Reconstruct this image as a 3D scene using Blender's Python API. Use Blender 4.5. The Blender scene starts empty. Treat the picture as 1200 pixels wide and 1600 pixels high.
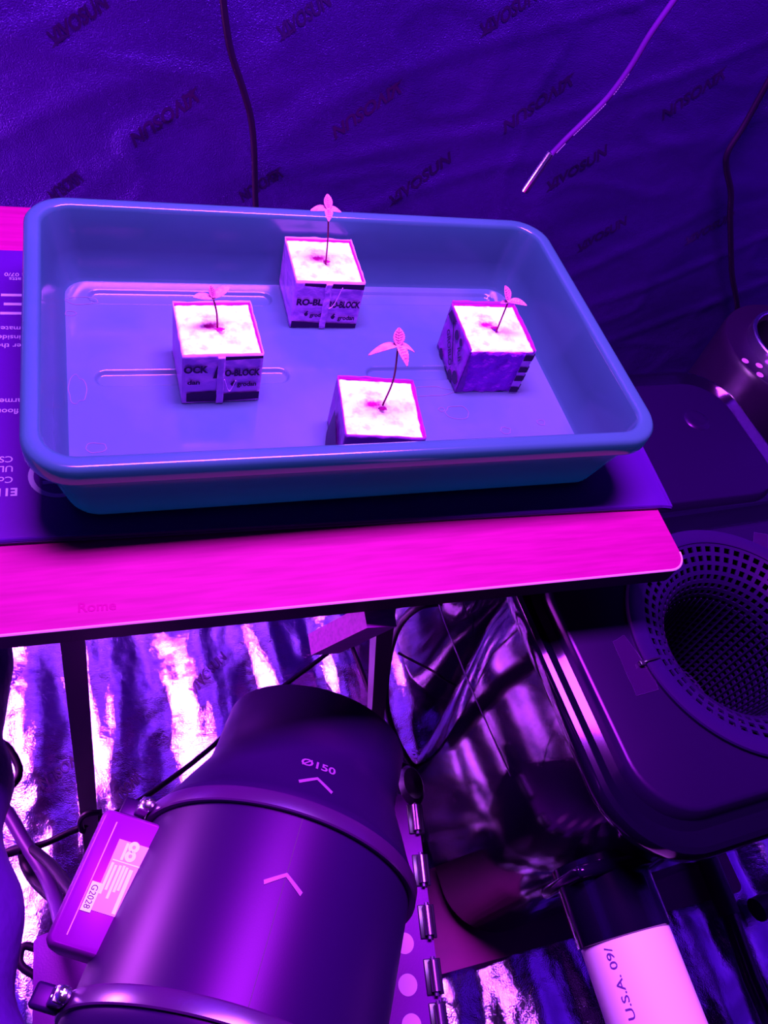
import bpy, bmesh, math, random
from mathutils import Vector, Matrix, Euler, noise
random.seed(7)
PI = math.pi
scene = bpy.context.scene
C = scene.collection

# ------------------------------------------------------------------ camera
FPX = 1223.187
CAM_ROT = tuple(math.radians(a) for a in (37.5061, -12.2184, -14.2758))
CAM_POS = Vector((-0.2174, -0.5905, 0.5791))
cam_d = bpy.data.cameras.new('camera'); cam = bpy.data.objects.new('camera', cam_d); C.objects.link(cam)
cam.location = CAM_POS; cam.rotation_euler = CAM_ROT
cam_d.sensor_fit = 'VERTICAL'; cam_d.sensor_height = 36.0; cam_d.lens = 36.0 * FPX / 1600.0
cam_d.clip_start = 0.02; cam_d.clip_end = 20
scene.camera = cam

# ------------------------------------------------------------------ world, lamps, exposure
w = bpy.data.worlds.new('dark_room'); scene.world = w; w.use_nodes = True
w.node_tree.nodes['Background'].inputs[0].default_value = (0.22, 0.015, 0.8, 1)
w.node_tree.nodes['Background'].inputs[1].default_value = 0.015
LIGHT = (0.58, 0.16, 1.0)
def lamp(name, loc, target, sx, sy, power, col=LIGHT):
    d = bpy.data.lights.new(name, 'AREA'); d.shape = 'RECTANGLE'; d.size = sx; d.size_y = sy
    d.energy = power; d.color = col
    o = bpy.data.objects.new(name, d); C.objects.link(o); o.location = loc
    o.rotation_euler = (Vector(target) - Vector(loc)).to_track_quat('-Z', 'Y').to_euler()
    return o
lamp('grow_lamp_light', (0.0, 0.02, 1.22), (0.0, 0.02, 0), 0.75, 0.26, 112)
lamp('side_fill_light', (-1.0, 0.25, -0.15), (0.0, 0.0, -0.77), 0.20, 0.20, 25, (0.78, 0.2, 1.0))  # unseen area light, added at the left to brighten the foil under the table
vs = scene.view_settings
vs.view_transform = 'Standard'; vs.look = 'None'; vs.gamma = 1; vs.exposure = 0.0
vs.use_curve_mapping = False

# ------------------------------------------------------------------ photograph rays (the camera above is calibrated)
_M = Euler(CAM_ROT, 'XYZ').to_matrix()
def _ray(x, y): return _M @ Vector(((x - 600) / FPX, -(y - 800) / FPX, -1.0))
def onz(x, y, z):
    d = _ray(x, y); return CAM_POS + d * ((z - CAM_POS.z) / d.z)
def ony(x, y, Y):
    d = _ray(x, y); return CAM_POS + d * ((Y - CAM_POS.y) / d.y)

# ------------------------------------------------------------------ materials
MATS = {}
def mat(name, col, rough=0.5, metal=0.0, spec=0.5, tint=(1, 0.35, 1), var=None, bumps=(), coat=0.0, trans=None, alpha=1.0, stretch=(1, 1, 1), aniso=None):
    """var=(colour2, scale, lo, hi[, detail]); bumps=[(scale, strength, distance), ...]"""
    if name in MATS: return MATS[name]
    m = bpy.data.materials.new(name); m.use_nodes = True; nt = m.node_tree; b = nt.nodes['Principled BSDF']
    b.inputs['Base Color'].default_value = (*col, 1); b.inputs['Roughness'].default_value = rough
    b.inputs['Metallic'].default_value = metal; b.inputs['Specular IOR Level'].default_value = spec
    if not metal: b.inputs['Specular Tint'].default_value = (*tint, 1)
    b.inputs['Coat Weight'].default_value = coat
    if trans is not None: b.inputs['Transmission Weight'].default_value = trans
    if alpha < 1: b.inputs['Alpha'].default_value = alpha
    tc = nt.nodes.new('ShaderNodeTexCoord'); mp = nt.nodes.new('ShaderNodeMapping'); mp.inputs['Scale'].default_value = stretch
    nt.links.new(tc.outputs['Object'], mp.inputs['Vector'])
    if var:
        n = nt.nodes.new('ShaderNodeTexNoise'); n.inputs['Scale'].default_value = var[1]; n.inputs['Detail'].default_value = var[4] if len(var) > 4 else 4
        nt.links.new(mp.outputs[0], n.inputs['Vector'])
        r = nt.nodes.new('ShaderNodeMapRange'); r.inputs['From Min'].default_value = var[2]; r.inputs['From Max'].default_value = var[3]
        nt.links.new(n.outputs['Fac'], r.inputs['Value'])
        mx = nt.nodes.new('ShaderNodeMix'); mx.data_type = 'RGBA'; mx.inputs['A'].default_value = (*col, 1); mx.inputs['B'].default_value = (*var[0], 1)
        nt.links.new(r.outputs[0], mx.inputs['Factor']); nt.links.new(mx.outputs['Result'], b.inputs['Base Color'])
    prev = None
    for sc, st, di in bumps:
        n = nt.nodes.new('ShaderNodeTexNoise'); n.inputs['Scale'].default_value = sc; n.inputs['Detail'].default_value = 3
        nt.links.new(mp.outputs[0], n.inputs['Vector'])
        bp = nt.nodes.new('ShaderNodeBump'); bp.inputs['Strength'].default_value = st; bp.inputs['Distance'].default_value = di
        nt.links.new(n.outputs['Fac'], bp.inputs['Height'])
        if prev: nt.links.new(prev.outputs[0], bp.inputs['Normal'])
        prev = bp
    if prev: nt.links.new(prev.outputs[0], b.inputs['Normal'])
    MATS[name] = m
    return m

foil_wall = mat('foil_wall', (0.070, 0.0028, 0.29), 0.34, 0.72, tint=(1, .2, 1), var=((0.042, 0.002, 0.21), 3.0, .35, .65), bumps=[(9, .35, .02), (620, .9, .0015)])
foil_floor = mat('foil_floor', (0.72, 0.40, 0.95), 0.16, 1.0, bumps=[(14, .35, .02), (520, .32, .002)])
print_ink = mat('print_ink', (0.030, 0.002, 0.085), 0.30, 0.6, bumps=[(300, .3, .001)])
print_floor = mat('print_floor', (0.30, 0.10, 0.45), 0.25, 0.8)
wood = mat('wood_veneer', (0.265, 0.001, 0.122), 0.5, spec=.10, var=((0.205, 0.001, 0.092), 14, .35, .75, 8), stretch=(1.2, 14, 1), bumps=[(30, .05, .001)])
wood_edge = mat('wood_edge', (0.04, 0.0015, 0.035), 0.45, spec=.3)
edge_line = mat('wood_edge_line', (0.5, 0.2, 0.4), 0.35)
leg_m = mat('leg_metal', (0.02, 0.002, 0.035), 0.42, spec=.4)
leg_side = mat('brace_wood', (0.35, 0.004, 0.40), 0.5, var=((0.22, .003, .28), 25, .4, .7, 6), stretch=(1, 9, 9))
mat_pvc = mat('heat_mat_pvc', (0.040, 0.0016, 0.130), 0.42, spec=.35, tint=(1, .15, 1), bumps=[(900, .15, .0006)])
mat_ink = mat('heat_mat_ink', (0.30, 0.22, 0.42), 0.5)
tray_m = mat('tray_plastic', (0.022, 0.060, 0.105), 0.16, spec=.6, tint=(1, .4, 1), var=((0.026, 0.064, 0.115), 5, .45, .6), bumps=[(6, .06, .01)])
def add_translucency(m, col):
    nt = m.node_tree; out = nt.nodes['Material Output']; b = nt.nodes['Principled BSDF']
    t = nt.nodes.new('ShaderNodeBsdfTranslucent'); t.inputs['Color'].default_value = (*col, 1)
    a = nt.nodes.new('ShaderNodeAddShader'); nt.links.new(b.outputs[0], a.inputs[0]); nt.links.new(t.outputs[0], a.inputs[1]); nt.links.new(a.outputs[0], out.inputs['Surface'])
add_translucency(tray_m, (0.010, 0.145, 0.135))
tray_floor_m = mat('tray_floor_lit', (0.040, 0.072, 0.145), 0.14, spec=.6, tint=(1, .35, 1), var=((0.065, 0.082, 0.17), 6, .42, .62), bumps=[(6, .06, .01)])  # lighter copy of the tray plastic: floor's brighter light painted into the colour
wool = mat('rockwool', (0.92, 0.90, 0.90), 0.95, spec=.1, var=((0.62, 0.36, 0.55), 85, .50, .72, 5), bumps=[(160, .5, .002)])
_nt = wool.node_tree; _b = _nt.nodes['Principled BSDF']; _l = _b.inputs['Base Color'].links[0].from_socket
_tc = _nt.nodes.new('ShaderNodeTexCoord'); _mp = _nt.nodes.new('ShaderNodeMapping'); _mp.inputs['Location'].default_value = (.0065, -.0045, -.0613); _mp2 = _nt.nodes.new('ShaderNodeMapping'); _mp2.inputs['Scale'].default_value = (62, 105, 40)
_nt.links.new(_tc.outputs['Object'], _mp.inputs[0]); _nt.links.new(_mp.outputs[0], _mp2.inputs[0])
_ln = _nt.nodes.new('ShaderNodeVectorMath'); _ln.operation = 'LENGTH'; _nt.links.new(_mp2.outputs[0], _ln.inputs[0])
_n = _nt.nodes.new('ShaderNodeTexNoise'); _n.inputs['Scale'].default_value = 220; _n.inputs['Detail'].default_value = 4; _nt.links.new(_tc.outputs['Object'], _n.inputs['Vector'])
_ad = _nt.nodes.new('ShaderNodeMath'); _ad.operation = 'MULTIPLY_ADD'; _ad.inputs[1].default_value = 1.0; _nt.links.new(_n.outputs['Fac'], _ad.inputs[0]); _nt.links.new(_ln.outputs['Value'], _ad.inputs[2])
_r = _nt.nodes.new('ShaderNodeMapRange'); _r.inputs['From Min'].default_value = .75; _r.inputs['From Max'].default_value = 1.55; _r.inputs['To Min'].default_value = 1; _r.inputs['To Max'].default_value = 0; _nt.links.new(_ad.outputs[0], _r.inputs['Value'])
_mx = _nt.nodes.new('ShaderNodeMix'); _mx.data_type = 'RGBA'; _mx.inputs['B'].default_value = (.32, .004, .15, 1); _nt.links.new(_r.outputs[0], _mx.inputs['Factor']); _nt.links.new(_l, _mx.inputs['A']); _nt.links.new(_mx.outputs['Result'], _b.inputs['Base Color'])
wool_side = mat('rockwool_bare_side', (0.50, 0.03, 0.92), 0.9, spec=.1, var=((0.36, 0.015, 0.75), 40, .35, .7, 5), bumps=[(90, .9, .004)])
dent_m = mat('wet_dent', (0.30, 0.003, 0.16), 0.8, spec=.1, bumps=[(200, .6, .002)])
wrap_m = mat('wrapper_film', (0.58, 0.20, 0.90), 0.35, spec=.4, tint=(1, .2, 1), bumps=[(55, .35, .004)])
wrap_plain = mat('wrapper_dark_film', (0.22, 0.02, 0.42), 0.3, spec=.4, tint=(1, .2, 1), bumps=[(50, .5, .005)])
lip_m = mat('wrapper_lip', (0.22, 0.002, 0.14), 0.5, spec=.2)
ink_m = mat('wrapper_ink', (0.02, 0.002, 0.055), 0.4, spec=.3)
stem_m = mat('stem', (0.16, 0.001, 0.05), 0.5, spec=.2)
leaf_m = mat('leaf', (0.55, 0.16, 0.36), 0.55, spec=.3, var=((0.42, 0.08, 0.28), 300, .4, .7))
vein_m = mat('leaf_vein', (0.2, 0.004, 0.10), 0.5)
fan_m = mat('fan_plastic', (0.011, 0.0002, 0.036), 0.42, spec=.36, tint=(.8, .06, 1), bumps=[(1400, .06, .0003)])
band_m = mat('fan_clamp_band', (0.06, 0.003, 0.10), 0.28, spec=.8, tint=(1, .2, 1), metal=0.35)
box_m = mat('control_box_plastic', (0.15, 0.001, 0.20), 0.42, spec=.45, tint=(1, .08, 1))
mark_m = mat('fan_marking', (0.22, 0.035, 0.30), 0.5)
sticker_m = mat('sticker_white', (0.85, 0.8, 0.9), 0.5)
silver_lbl = mat('silver_label', (0.50, 0.08, 0.55), 0.4, metal=.2)
black_ink = mat('black_ink', (0.015, 0.003, 0.03), 0.6)
steel = mat('steel', (0.75, 0.55, 0.85), 0.22, 1.0, bumps=[(200, .1, .001)])
tub_m = mat('tub_gloss_plastic', (0.003, 0.0004, 0.010), 0.10, spec=.5, tint=(.8, .2, 1), bumps=[(5, .05, .01)])
lid_m = mat('tub_lid_plastic', (0.0065, 0.0003, 0.021), 0.30, spec=.33, tint=(.8, .1, 1), bumps=[(4, .04, .01)])
net_m = mat('net_pot_plastic', (0.010, 0.0005, 0.038), 0.35, spec=.5, tint=(1, .12, 1))
tape_m = mat('clear_tape', (0.03, 0.001, 0.06), 0.15, spec=.7, alpha=.55)
tape_edge = mat('tape_edge', (0.05, 0.008, 0.10), 0.3)
cable_m = mat('cable_rubber', (0.005, 0.0005, 0.014), 0.5, spec=.22, tint=(1, .2, 1))
cable_p = mat('cable_grey', (0.06, 0.003, 0.13), 0.45, spec=.4, tint=(1, .2, 1))
case_m = mat('case_cover', (0.085, 0.002, 0.17), 0.35, spec=.4, tint=(1, .1, 1), bumps=[(600, .1, .001)])
dot_m = mat('case_dot', (0.42, 0.12, 0.45), 0.5)
hinge_m = mat('hinge_black', (0.015, 0.001, 0.03), 0.3, spec=.5, metal=.3)
white_pl = mat('white_plastic', (0.8, 0.45, 0.8), 0.35)
board_m = mat('board_tan', (0.28, 0.006, 0.19), 0.5, var=((0.18, .004, .15), 9, .4, .65))
fabric_m = mat('tent_fabric', (0.05, 0.003, 0.16), 0.6, spec=.3, tint=(1, .2, 1), bumps=[(25, .5, .01), (900, .2, .0006)])

# ------------------------------------------------------------------ mesh helpers
def mesh_obj(name, bm, m, parent=None, smooth=True, angle=40):
    me = bpy.data.meshes.new(name); bm.normal_update(); bm.to_mesh(me); bm.free()
    me.materials.append(m)
    if smooth:
        me.polygons.foreach_set('use_smooth', [True] * len(me.polygons))
        me.set_sharp_from_angle(angle=math.radians(angle))
    o = bpy.data.objects.new(name, me); C.objects.link(o)
    if parent: o.parent = parent
    return o
def thing(name, label, cat, loc=(0, 0, 0), rot=(0, 0, 0), group=None):
    o = bpy.data.objects.new(name, None); o.empty_display_size = .03; C.objects.link(o)
    o.location = loc; o.rotation_euler = rot; tag(o, label, cat, group); return o
def tag(o, label, cat, group=None):
    o['label'] = label; o['category'] = cat
    if group: o['group'] = group
    return o
def struct(o, label=None, cat=None):
    o['kind'] = 'structure'
    if label: o['label'] = label
    if cat: o['category'] = cat
    return o
def grid(bm, f, nu, nv):
    vs_ = [[bm.verts.new(f(i / nu, j / nv)) for j in range(nv + 1)] for i in range(nu + 1)]
    for i in range(nu):
        for j in range(nv): bm.faces.new((vs_[i][j], vs_[i + 1][j], vs_[i + 1][j + 1], vs_[i][j + 1]))
    return vs_
def box(bm, x0, x1, y0, y1, z0, z1, bev=0.0, M=None):
    v = [bm.verts.new((x, y, z)) for z in (z0, z1) for y in (y0, y1) for x in (x0, x1)]
    fs = [bm.faces.new([v[i] for i in q]) for q in ((0, 2, 3, 1), (4, 5, 7, 6), (0, 1, 5, 4), (2, 6, 7, 3), (0, 4, 6, 2), (1, 3, 7, 5))]
    geo = v
    if bev:
        es = list({e for f in fs for e in f.edges})
        r = bmesh.ops.bevel(bm, geom=es, offset=bev, segments=3, affect='EDGES', profile=.5)
        geo = list({x for f in r['faces'] for x in f.verts} | {x for x in v if x.is_valid})
    if M is not None: bmesh.ops.transform(bm, matrix=M, verts=geo)
def frame_path(pts):
    pts = [Vector(p) for p in pts]; T = []
    for i in range(len(pts)):
        a = pts[max(0, i - 1)]; b = pts[min(len(pts) - 1, i + 1)]; T.append((b - a).normalized())
    n = T[0].orthogonal().normalized(); N = []
    for t in T:
        n = (n - t * n.dot(t)).normalized(); N.append(n)
    return pts, T, N
def catmull(P, k=8):
    P = [Vector(p) for p in P]; Q = [P[0] * 2 - P[1]] + P + [P[-1] * 2 - P[-2]]; out = []
    for i in range(1, len(Q) - 2):
        a, b, c, d = Q[i - 1:i + 3]
        for s in range(k):
            t = s / k; out.append(.5 * ((2 * b) + (c - a) * t + (2 * a - 5 * b + 4 * c - d) * t * t + (3 * b - a - 3 * c + d) * t ** 3))
    out.append(P[-1]); return out
def tube(bm, pts, r, n=10, cap=True):
    pts, T, N = frame_path(pts); rings = []
    for i, (p, t, nn) in enumerate(zip(pts, T, N)):
        bb = t.cross(nn); rr = r(i / (len(pts) - 1)) if callable(r) else r
        rings.append([bm.verts.new(p + (nn * math.cos(2 * PI * k / n) + bb * math.sin(2 * PI * k / n)) * rr) for k in range(n)])
    for a, b in zip(rings, rings[1:]):
        for k in range(n): bm.faces.new((a[k], a[(k + 1) % n], b[(k + 1) % n], b[k]))
    if cap: bm.faces.new(rings[0][::-1]); bm.faces.new(rings[-1])
def lathe(bm, prof, n=64, axis='z', closed=False):
    rings = []
    for r, h in prof:
        ring = []
        for k in range(n):
            a = 2 * PI * k / n
            ring.append(bm.verts.new((r * math.cos(a), r * math.sin(a), h) if axis == 'z' else (r * math.cos(a), h, r * math.sin(a))))
        rings.append(ring)
    pr = list(zip(rings, rings[1:])) + ([(rings[-1], rings[0])] if closed else [])
    for a, b in pr:
        for k in range(n): bm.faces.new((a[k], a[(k + 1) % n], b[(k + 1) % n], b[k]))
    return rings
def rrect(hx, hy, r, seg=8):
    out = []
    for cx, cy, a0 in ((hx - r, hy - r, 0), (-hx + r, hy - r, 90), (-hx + r, -hy + r, 180), (hx - r, -hy + r, 270)):
        for k in range(seg + 1):
            a = math.radians(a0 + 90 * k / seg); out.append((cx + r * math.cos(a), cy + r * math.sin(a)))
    return out
def loft(bm, sections, seg=8, cap0=True, cap1=True):
    """sections: (hx, hy, r, z[, ox, oy])"""
    rings = []
    for s in sections:
        ox, oy = (s[4], s[5]) if len(s) > 4 else (0, 0)
        rings.append([bm.verts.new((x + ox, y + oy, s[3])) for x, y in rrect(s[0], s[1], s[2], seg)])
    n = len(rings[0])
    for a, b in zip(rings, rings[1:]):
        for k in range(n): bm.faces.new((a[k], a[(k + 1) % n], b[(k + 1) % n], b[k]))
    if cap0: bm.faces.new(rings[0][::-1])
    if cap1: bm.faces.new(rings[-1])
    return rings
def text_bm(s, height, bold=0.0, shear=0.0, width=None, spacing=1.0, align='CENTER'):
    cu = bpy.data.curves.new('tmp_text', 'FONT'); cu.body = s; cu.size = 1; cu.offset = bold; cu.shear = shear; cu.space_character = spacing
    cu.resolution_u = 3; cu.align_x = 'LEFT'
    ob = bpy.data.objects.new('tmp_text', cu); C.objects.link(ob)
    bpy.context.view_layer.update()
    dg = bpy.context.evaluated_depsgraph_get()
    me = bpy.data.meshes.new_from_object(ob.evaluated_get(dg))
    bm = bmesh.new(); bm.from_mesh(me)
    bpy.data.objects.remove(ob); bpy.data.curves.remove(cu); bpy.data.meshes.remove(me)
    xs = [v.co.x for v in bm.verts]; ys = [v.co.y for v in bm.verts]
    x0, x1, y0, y1 = min(xs), max(xs), min(ys), max(ys)
    sy = height / .72; sx = sy if width is None else width / (x1 - x0)
    for v in bm.verts:
        ax = (x0 + x1) / 2 if align == 'CENTER' else x0
        v.co = Vector(((v.co.x - ax) * sx, (v.co.y - .36) * sy, 0))
    return bm
def text_obj(name, s, height, m, parent, loc, rot=(0, 0, 0), **kw):
    bm = text_bm(s, height, **kw)
    o = mesh_obj(name, bm, m, parent, smooth=False); o.location = loc; o.rotation_euler = rot; return o
def poly_prism(bm, pts, z0, z1):
    a = [bm.verts.new((x, y, z0)) for x, y in pts]; b = [bm.verts.new((x, y, z1)) for x, y in pts]; n = len(pts)
    bm.faces.new(a[::-1]); bm.faces.new(b)
    for k in range(n): bm.faces.new((a[k], a[(k + 1) % n], b[(k + 1) % n], b[k]))
def fbm(p, o=3):
    s = 0; a = 1; q = Vector(p)
    for _ in range(o): s += a * noise.noise(q); a *= .5; q = q * 2.03 + Vector((3.1, 1.7, 9.2))
    return s

# ------------------------------------------------------------------ setting: foil tent
FLOOR = -0.77
WY = 0.42
def ridged(p): return 1 - abs(noise.noise(Vector(p))) * 2
def wall_y(x, z):
    y = WY + .008 * fbm((x * 2.3, z * 1.9, 1.3), 3)
    t = (x * .55 - z) * 1.0                                  # diagonal tension creases
    y -= .0025 * max(0, ridged((t * 7, (x + z) * 1.2, 4.0)) - .72) / .28
    y -= .002 * max(0, ridged((x * 5.5, z * 9, 8.0)) - .80) / .2
    return y
def wall_y_mesh(x, z):                                       # height of the built wall mesh (bilinear between its vertices)
    u = (x + 1.3) / 2.6 * 340; v = (z + .85) / 2.1 * 260; i, j = math.floor(u), math.floor(v); a, b = u - i, v - j
    X = lambda k: -1.3 + 2.6 * k / 340
    Z = lambda k: -.85 + 2.1 * k / 260
    return (wall_y(X(i), Z(j)) * (1 - a) + wall_y(X(i + 1), Z(j)) * a) * (1 - b) + (wall_y(X(i), Z(j + 1)) * (1 - a) + wall_y(X(i + 1), Z(j + 1)) * a) * b
def floor_z(x, y):
    z = FLOOR + .020 * math.sin(x * 44 + 2.2 * fbm((x * 2, y * 1.3, 5), 2)) * (.45 + .55 * noise.noise(Vector((x * 3, y * 2.2, 2))))
    z += .020 * fbm((x * 10, y * 2.6, 3.3), 3) + .006 * (1 - abs(fbm((x * 15, y * 9, 7.7), 2)))
    z = min(z, FLOOR + .02)
    return z - .02
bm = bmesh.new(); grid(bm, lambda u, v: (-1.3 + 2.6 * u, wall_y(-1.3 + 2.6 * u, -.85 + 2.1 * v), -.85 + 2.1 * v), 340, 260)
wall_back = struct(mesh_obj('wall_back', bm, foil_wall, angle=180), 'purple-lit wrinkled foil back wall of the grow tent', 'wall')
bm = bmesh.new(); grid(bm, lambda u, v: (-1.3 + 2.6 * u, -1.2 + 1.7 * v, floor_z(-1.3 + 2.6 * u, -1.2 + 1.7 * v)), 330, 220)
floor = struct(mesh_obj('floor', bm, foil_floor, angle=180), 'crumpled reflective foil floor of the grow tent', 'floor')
bm = bmesh.new(); grid(bm, lambda u, v: (-1.3 + .02 * fbm((v * 6, u * 5, 1)), -1.2 + 1.7 * u, -.85 + 2.1 * v), 60, 60)
struct(mesh_obj('wall_left', bm, foil_wall, angle=180), 'foil side wall left of the table', 'wall')
bm = bmesh.new(); grid(bm, lambda u, v: (1.3 + .02 * fbm((v * 6, u * 5, 9)), -1.2 + 1.7 * u, -.85 + 2.1 * v), 60, 60)
struct(mesh_obj('wall_right', bm, foil_wall, angle=180), 'foil side wall right of the tubs', 'wall')

def wall_print(x0, y0, x1, y1, flip, word='VIVOSUN'):
    a = ony(x0, y0, WY); b = ony(x1, y1, WY)
    L = math.hypot(b.x - a.x, b.z - a.z); ang = math.atan2(b.z - a.z, b.x - a.x) + (PI if flip else 0)
    bm = text_bm(word, .0165, bold=.03, shear=.35, width=L * .86)
    wing = [(-L * .5, -.008), (-L * .5 + .026, -.008), (-L * .5 + .020, -.0035), (-L * .5 + .008, -.004)]
    bm.faces.new([bm.verts.new((x, y, 0)) for x, y in wing])
    c = (a + b) / 2; ca, sa = math.cos(ang), math.sin(ang)
    bmesh.ops.subdivide_edges(bm, edges=[e for e in bm.edges if e.calc_length() > .007], cuts=2)
    for v in bm.verts:
        X, Y = v.co.x + L * .03, v.co.y
        x = c.x + X * ca - Y * sa; z = c.z + X * sa + Y * ca
        v.co = Vector((x, wall_y_mesh(x, z) - .0006, z))
    mesh_obj('printed_word', bm, print_ink, wall_back, smooth=False)
for q in ((70, 66, 172, -8, 0), (200, 226, 318, 140, 1), (513, 212, 636, 127, 1), (428, 58, 520, -10, 0), (600, 320, 712, 240, 0), (780, 206, 906, 117, 1),
          (742, 52, 846, -18, 0), (848, 300, 957, 230, 0), (1028, 186, 1140, 104, 1), (896, 392, 985, 340, 0), (372, 312, 445, 262, 1), (76, 312, 130, 272, 1), (1062, 378, 1150, 330, 0)):
    wall_print(*q)
def floor_print(x0, y0, x1, y1, flip):
    a = onz(x0, y0, FLOOR); b = onz(x1, y1, FLOOR)
    L = (b - a).length; ang = math.atan2(b.y - a.y, b.x - a.x) + (PI if flip else 0)
    bm = text_bm('VIVOSUN', .018, bold=.03, shear=.3, width=L); c = (a + b) / 2; ca, sa = math.cos(ang), math.sin(ang)
    for v in bm.verts:
        x = c.x + v.co.x * ca - v.co.y * sa; y = c.y + v.co.x * sa + v.co.y * ca
        v.co = Vector((x, y, floor_z(x, y) + .0015))
    mesh_obj('printed_word', bm, print_floor, floor, smooth=False)
for q in ((60, 1225, 128, 1165, 1), (176, 1255, 218, 1205, 1), (300, 1075, 352, 1015, 0), (455, 1120, 520, 1062, 0), (0, 1075, 30, 1030, 1), (655, 1165, 668, 1225, 0)):
    floor_print(*q)

# thin board under the tubs
bm = bmesh.new(); loft(bm, [(.30, .075, .012, FLOOR - .002, .475, -.445), (.30, .075, .012, FLOOR + .006, .475, -.445)], 4)
tag(mesh_obj('floor_board', bm, board_m, smooth=False), 'thin reddish board on the foil floor under the black tubs', 'board')

# ------------------------------------------------------------------ table
TZ = -0.012
table = thing('trestle_table', 'magenta-lit wooden table top on dark slanted legs carrying the tray', 'table', (0, 0, 0))
def table_outline():
    xr = .326; yf = -.268; yb = .305; xl = -.75; r = .020
    pts = [(xl, yf + .012), (xl, yb), (xr + .006, yb)]
    cx, cy = xr - r, yf - .003 + r
    pts += [(xr + .003, -.10)]
    pts += [(cx + r * math.cos(a), cy + r * math.sin(a)) for a in [math.radians(-k * 90 / 8) for k in range(9)]]
    return pts[::-1]
bm = bmesh.new(); poly_prism(bm, table_outline(), TZ - .0012, TZ)
mesh_obj('table_top_veneer', bm, wood, table, smooth=False)
bm = bmesh.new(); poly_prism(bm, table_outline(), TZ - .022, TZ - .0016)
mesh_obj('table_top_core', bm, wood_edge, table, smooth=False)
bm = bmesh.new(); o_ = table_outline()
fr = [p for p in o_ if p[1] < -.2 and p[0] < .34]; fr.sort(key=lambda p: p[0])
tube(bm, [(x, y, TZ - .0006) for x, y in fr], .0013, 6)
mesh_obj('edge_trim', bm, edge_line, table)
text_obj('stamped_word', 'Rome', .009, mat('faint_stamp', (.235, .0008, .105), .6, spec=.05), table, (*onz(152, 947, TZ)[:2], TZ + .0002), (0, 0, math.radians(-2)), bold=.02)
def bar(bm, a, b, wx, wy):
    a, b = Vector(a), Vector(b); t = (b - a).normalized(); s = Vector((1, 0, 0)); s = (s - t * s.dot(t)).normalized(); u = t.cross(s)
    v = [bm.verts.new(p + s * (i * wx / 2) + u * (j * wy / 2)) for p in (a, b) for i, j in ((-1, -1), (1, -1), (1, 1), (-1, 1))]
    for q in ((0, 1, 2, 3), (7, 6, 5, 4), (0, 4, 5, 1), (1, 5, 6, 2), (2, 6, 7, 3), (3, 7, 4, 0)): bm.faces.new([v[i] for i in q])
    bmesh.ops.recalc_face_normals(bm, faces=bm.faces[:])
LEGS = [((-.266, -.250, TZ - .022), (-.300, -.285, FLOOR + .004), .019, .02), ((.008, -.245, TZ - .022), (.165, -.180, FLOOR + .004), .018, .026),
        ((-.252, .27, TZ - .022), (-.302, .29, FLOOR + .004), .026, .02), ((.008, .27, TZ - .022), (.145, .29, FLOOR + .004), .018, .026)]
for a, b, wx, wy in LEGS:
    bm = bmesh.new(); bar(bm, a, b, wx, wy); mesh_obj('leg', bm, leg_m, table, smooth=False)
bm = bmesh.new(); bar(bm, onz(594, 962, -.05), onz(506, 1006, -.15), .034, .022)
mesh_obj('brace', bm, leg_side, table, smooth=False)
bm = bmesh.new(); box(bm, -.70, .27, .02, .04, TZ - .05, TZ - .0225); mesh_obj('apron_rail', bm, wood_edge, table, smooth=False)

# ------------------------------------------------------------------ heat mat
mrot = math.radians(-1.9)
hm = thing('heat_mat', 'dark flat seedling heat mat with pale upside-down print under the tray', 'heat mat', (0, 0, 0))
MT = -.0085
def mat_xy(u, v):
    x = -.70 + 1.062 * u; yb = .217; yf = -.1775 - .018 * max(0, (x + .32) / .64)
    y = yf + (yb - yf) * v
    x2 = x
    if u > .9: x2 = x - .018 * ((u - .9) / .1) * (1 - v) ** 2 * 1.0
    d = max(0, x2 - .328); z = MT - 1.2 * d * d * 8 + .012 * max(0, (x2 - .30) / .05) * max(0, .25 - v) * 0
    if d == 0 and y < -.185: z += 0
    return x2, y, z
bm = bmesh.new()
def mtop(u, v): x, y, z = mat_xy(u, v); return (x, y, z)
top = grid(bm, mtop, 90, 24)
low = [[bm.verts.new(v.co - Vector((0, 0, .0028))) for v in row] for row in top]
nu, nv = len(top) - 1, len(top[0]) - 1
for i in range(nu):
    for j in range(nv): bm.faces.new((low[i][j], low[i][j + 1], low[i + 1][j + 1], low[i + 1][j]))
for i in range(nu):
    bm.faces.new((low[i][0], low[i + 1][0], top[i + 1][0], top[i][0])); bm.faces.new((top[i][nv], top[i + 1][nv], low[i + 1][nv], low[i][nv]))
for j in range(nv):
    bm.faces.new((top[0][j], top[0][j + 1], low[0][j + 1], low[0][j])); bm.faces.new((low[nu][j], low[nu][j + 1], top[nu][j + 1], top[nu][j]))
mesh_obj('pad', bm, mat_pvc, hm, angle=50)
bm = bmesh.new()
path = [mat_xy(k / 60, .006) for k in range(61)] + [mat_xy(1.0, .006 + .99 * k / 24) for k in range(1, 25)]
tube(bm, [(x, y, z + .0003) for x, y, z in path], .0019, 6); mesh_obj('welded_edge', bm, mat_pvc, hm)
def mat_text(px, py, s, h, start=True, bold=.005):
    p = onz(px, py, MT)
    text_obj('printed_line', s, h, mat_ink, hm, (p.x, p.y, MT + .0003), (0, 0, PI + math.radians(-1)), bold=bold, align='LEFT')
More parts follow.
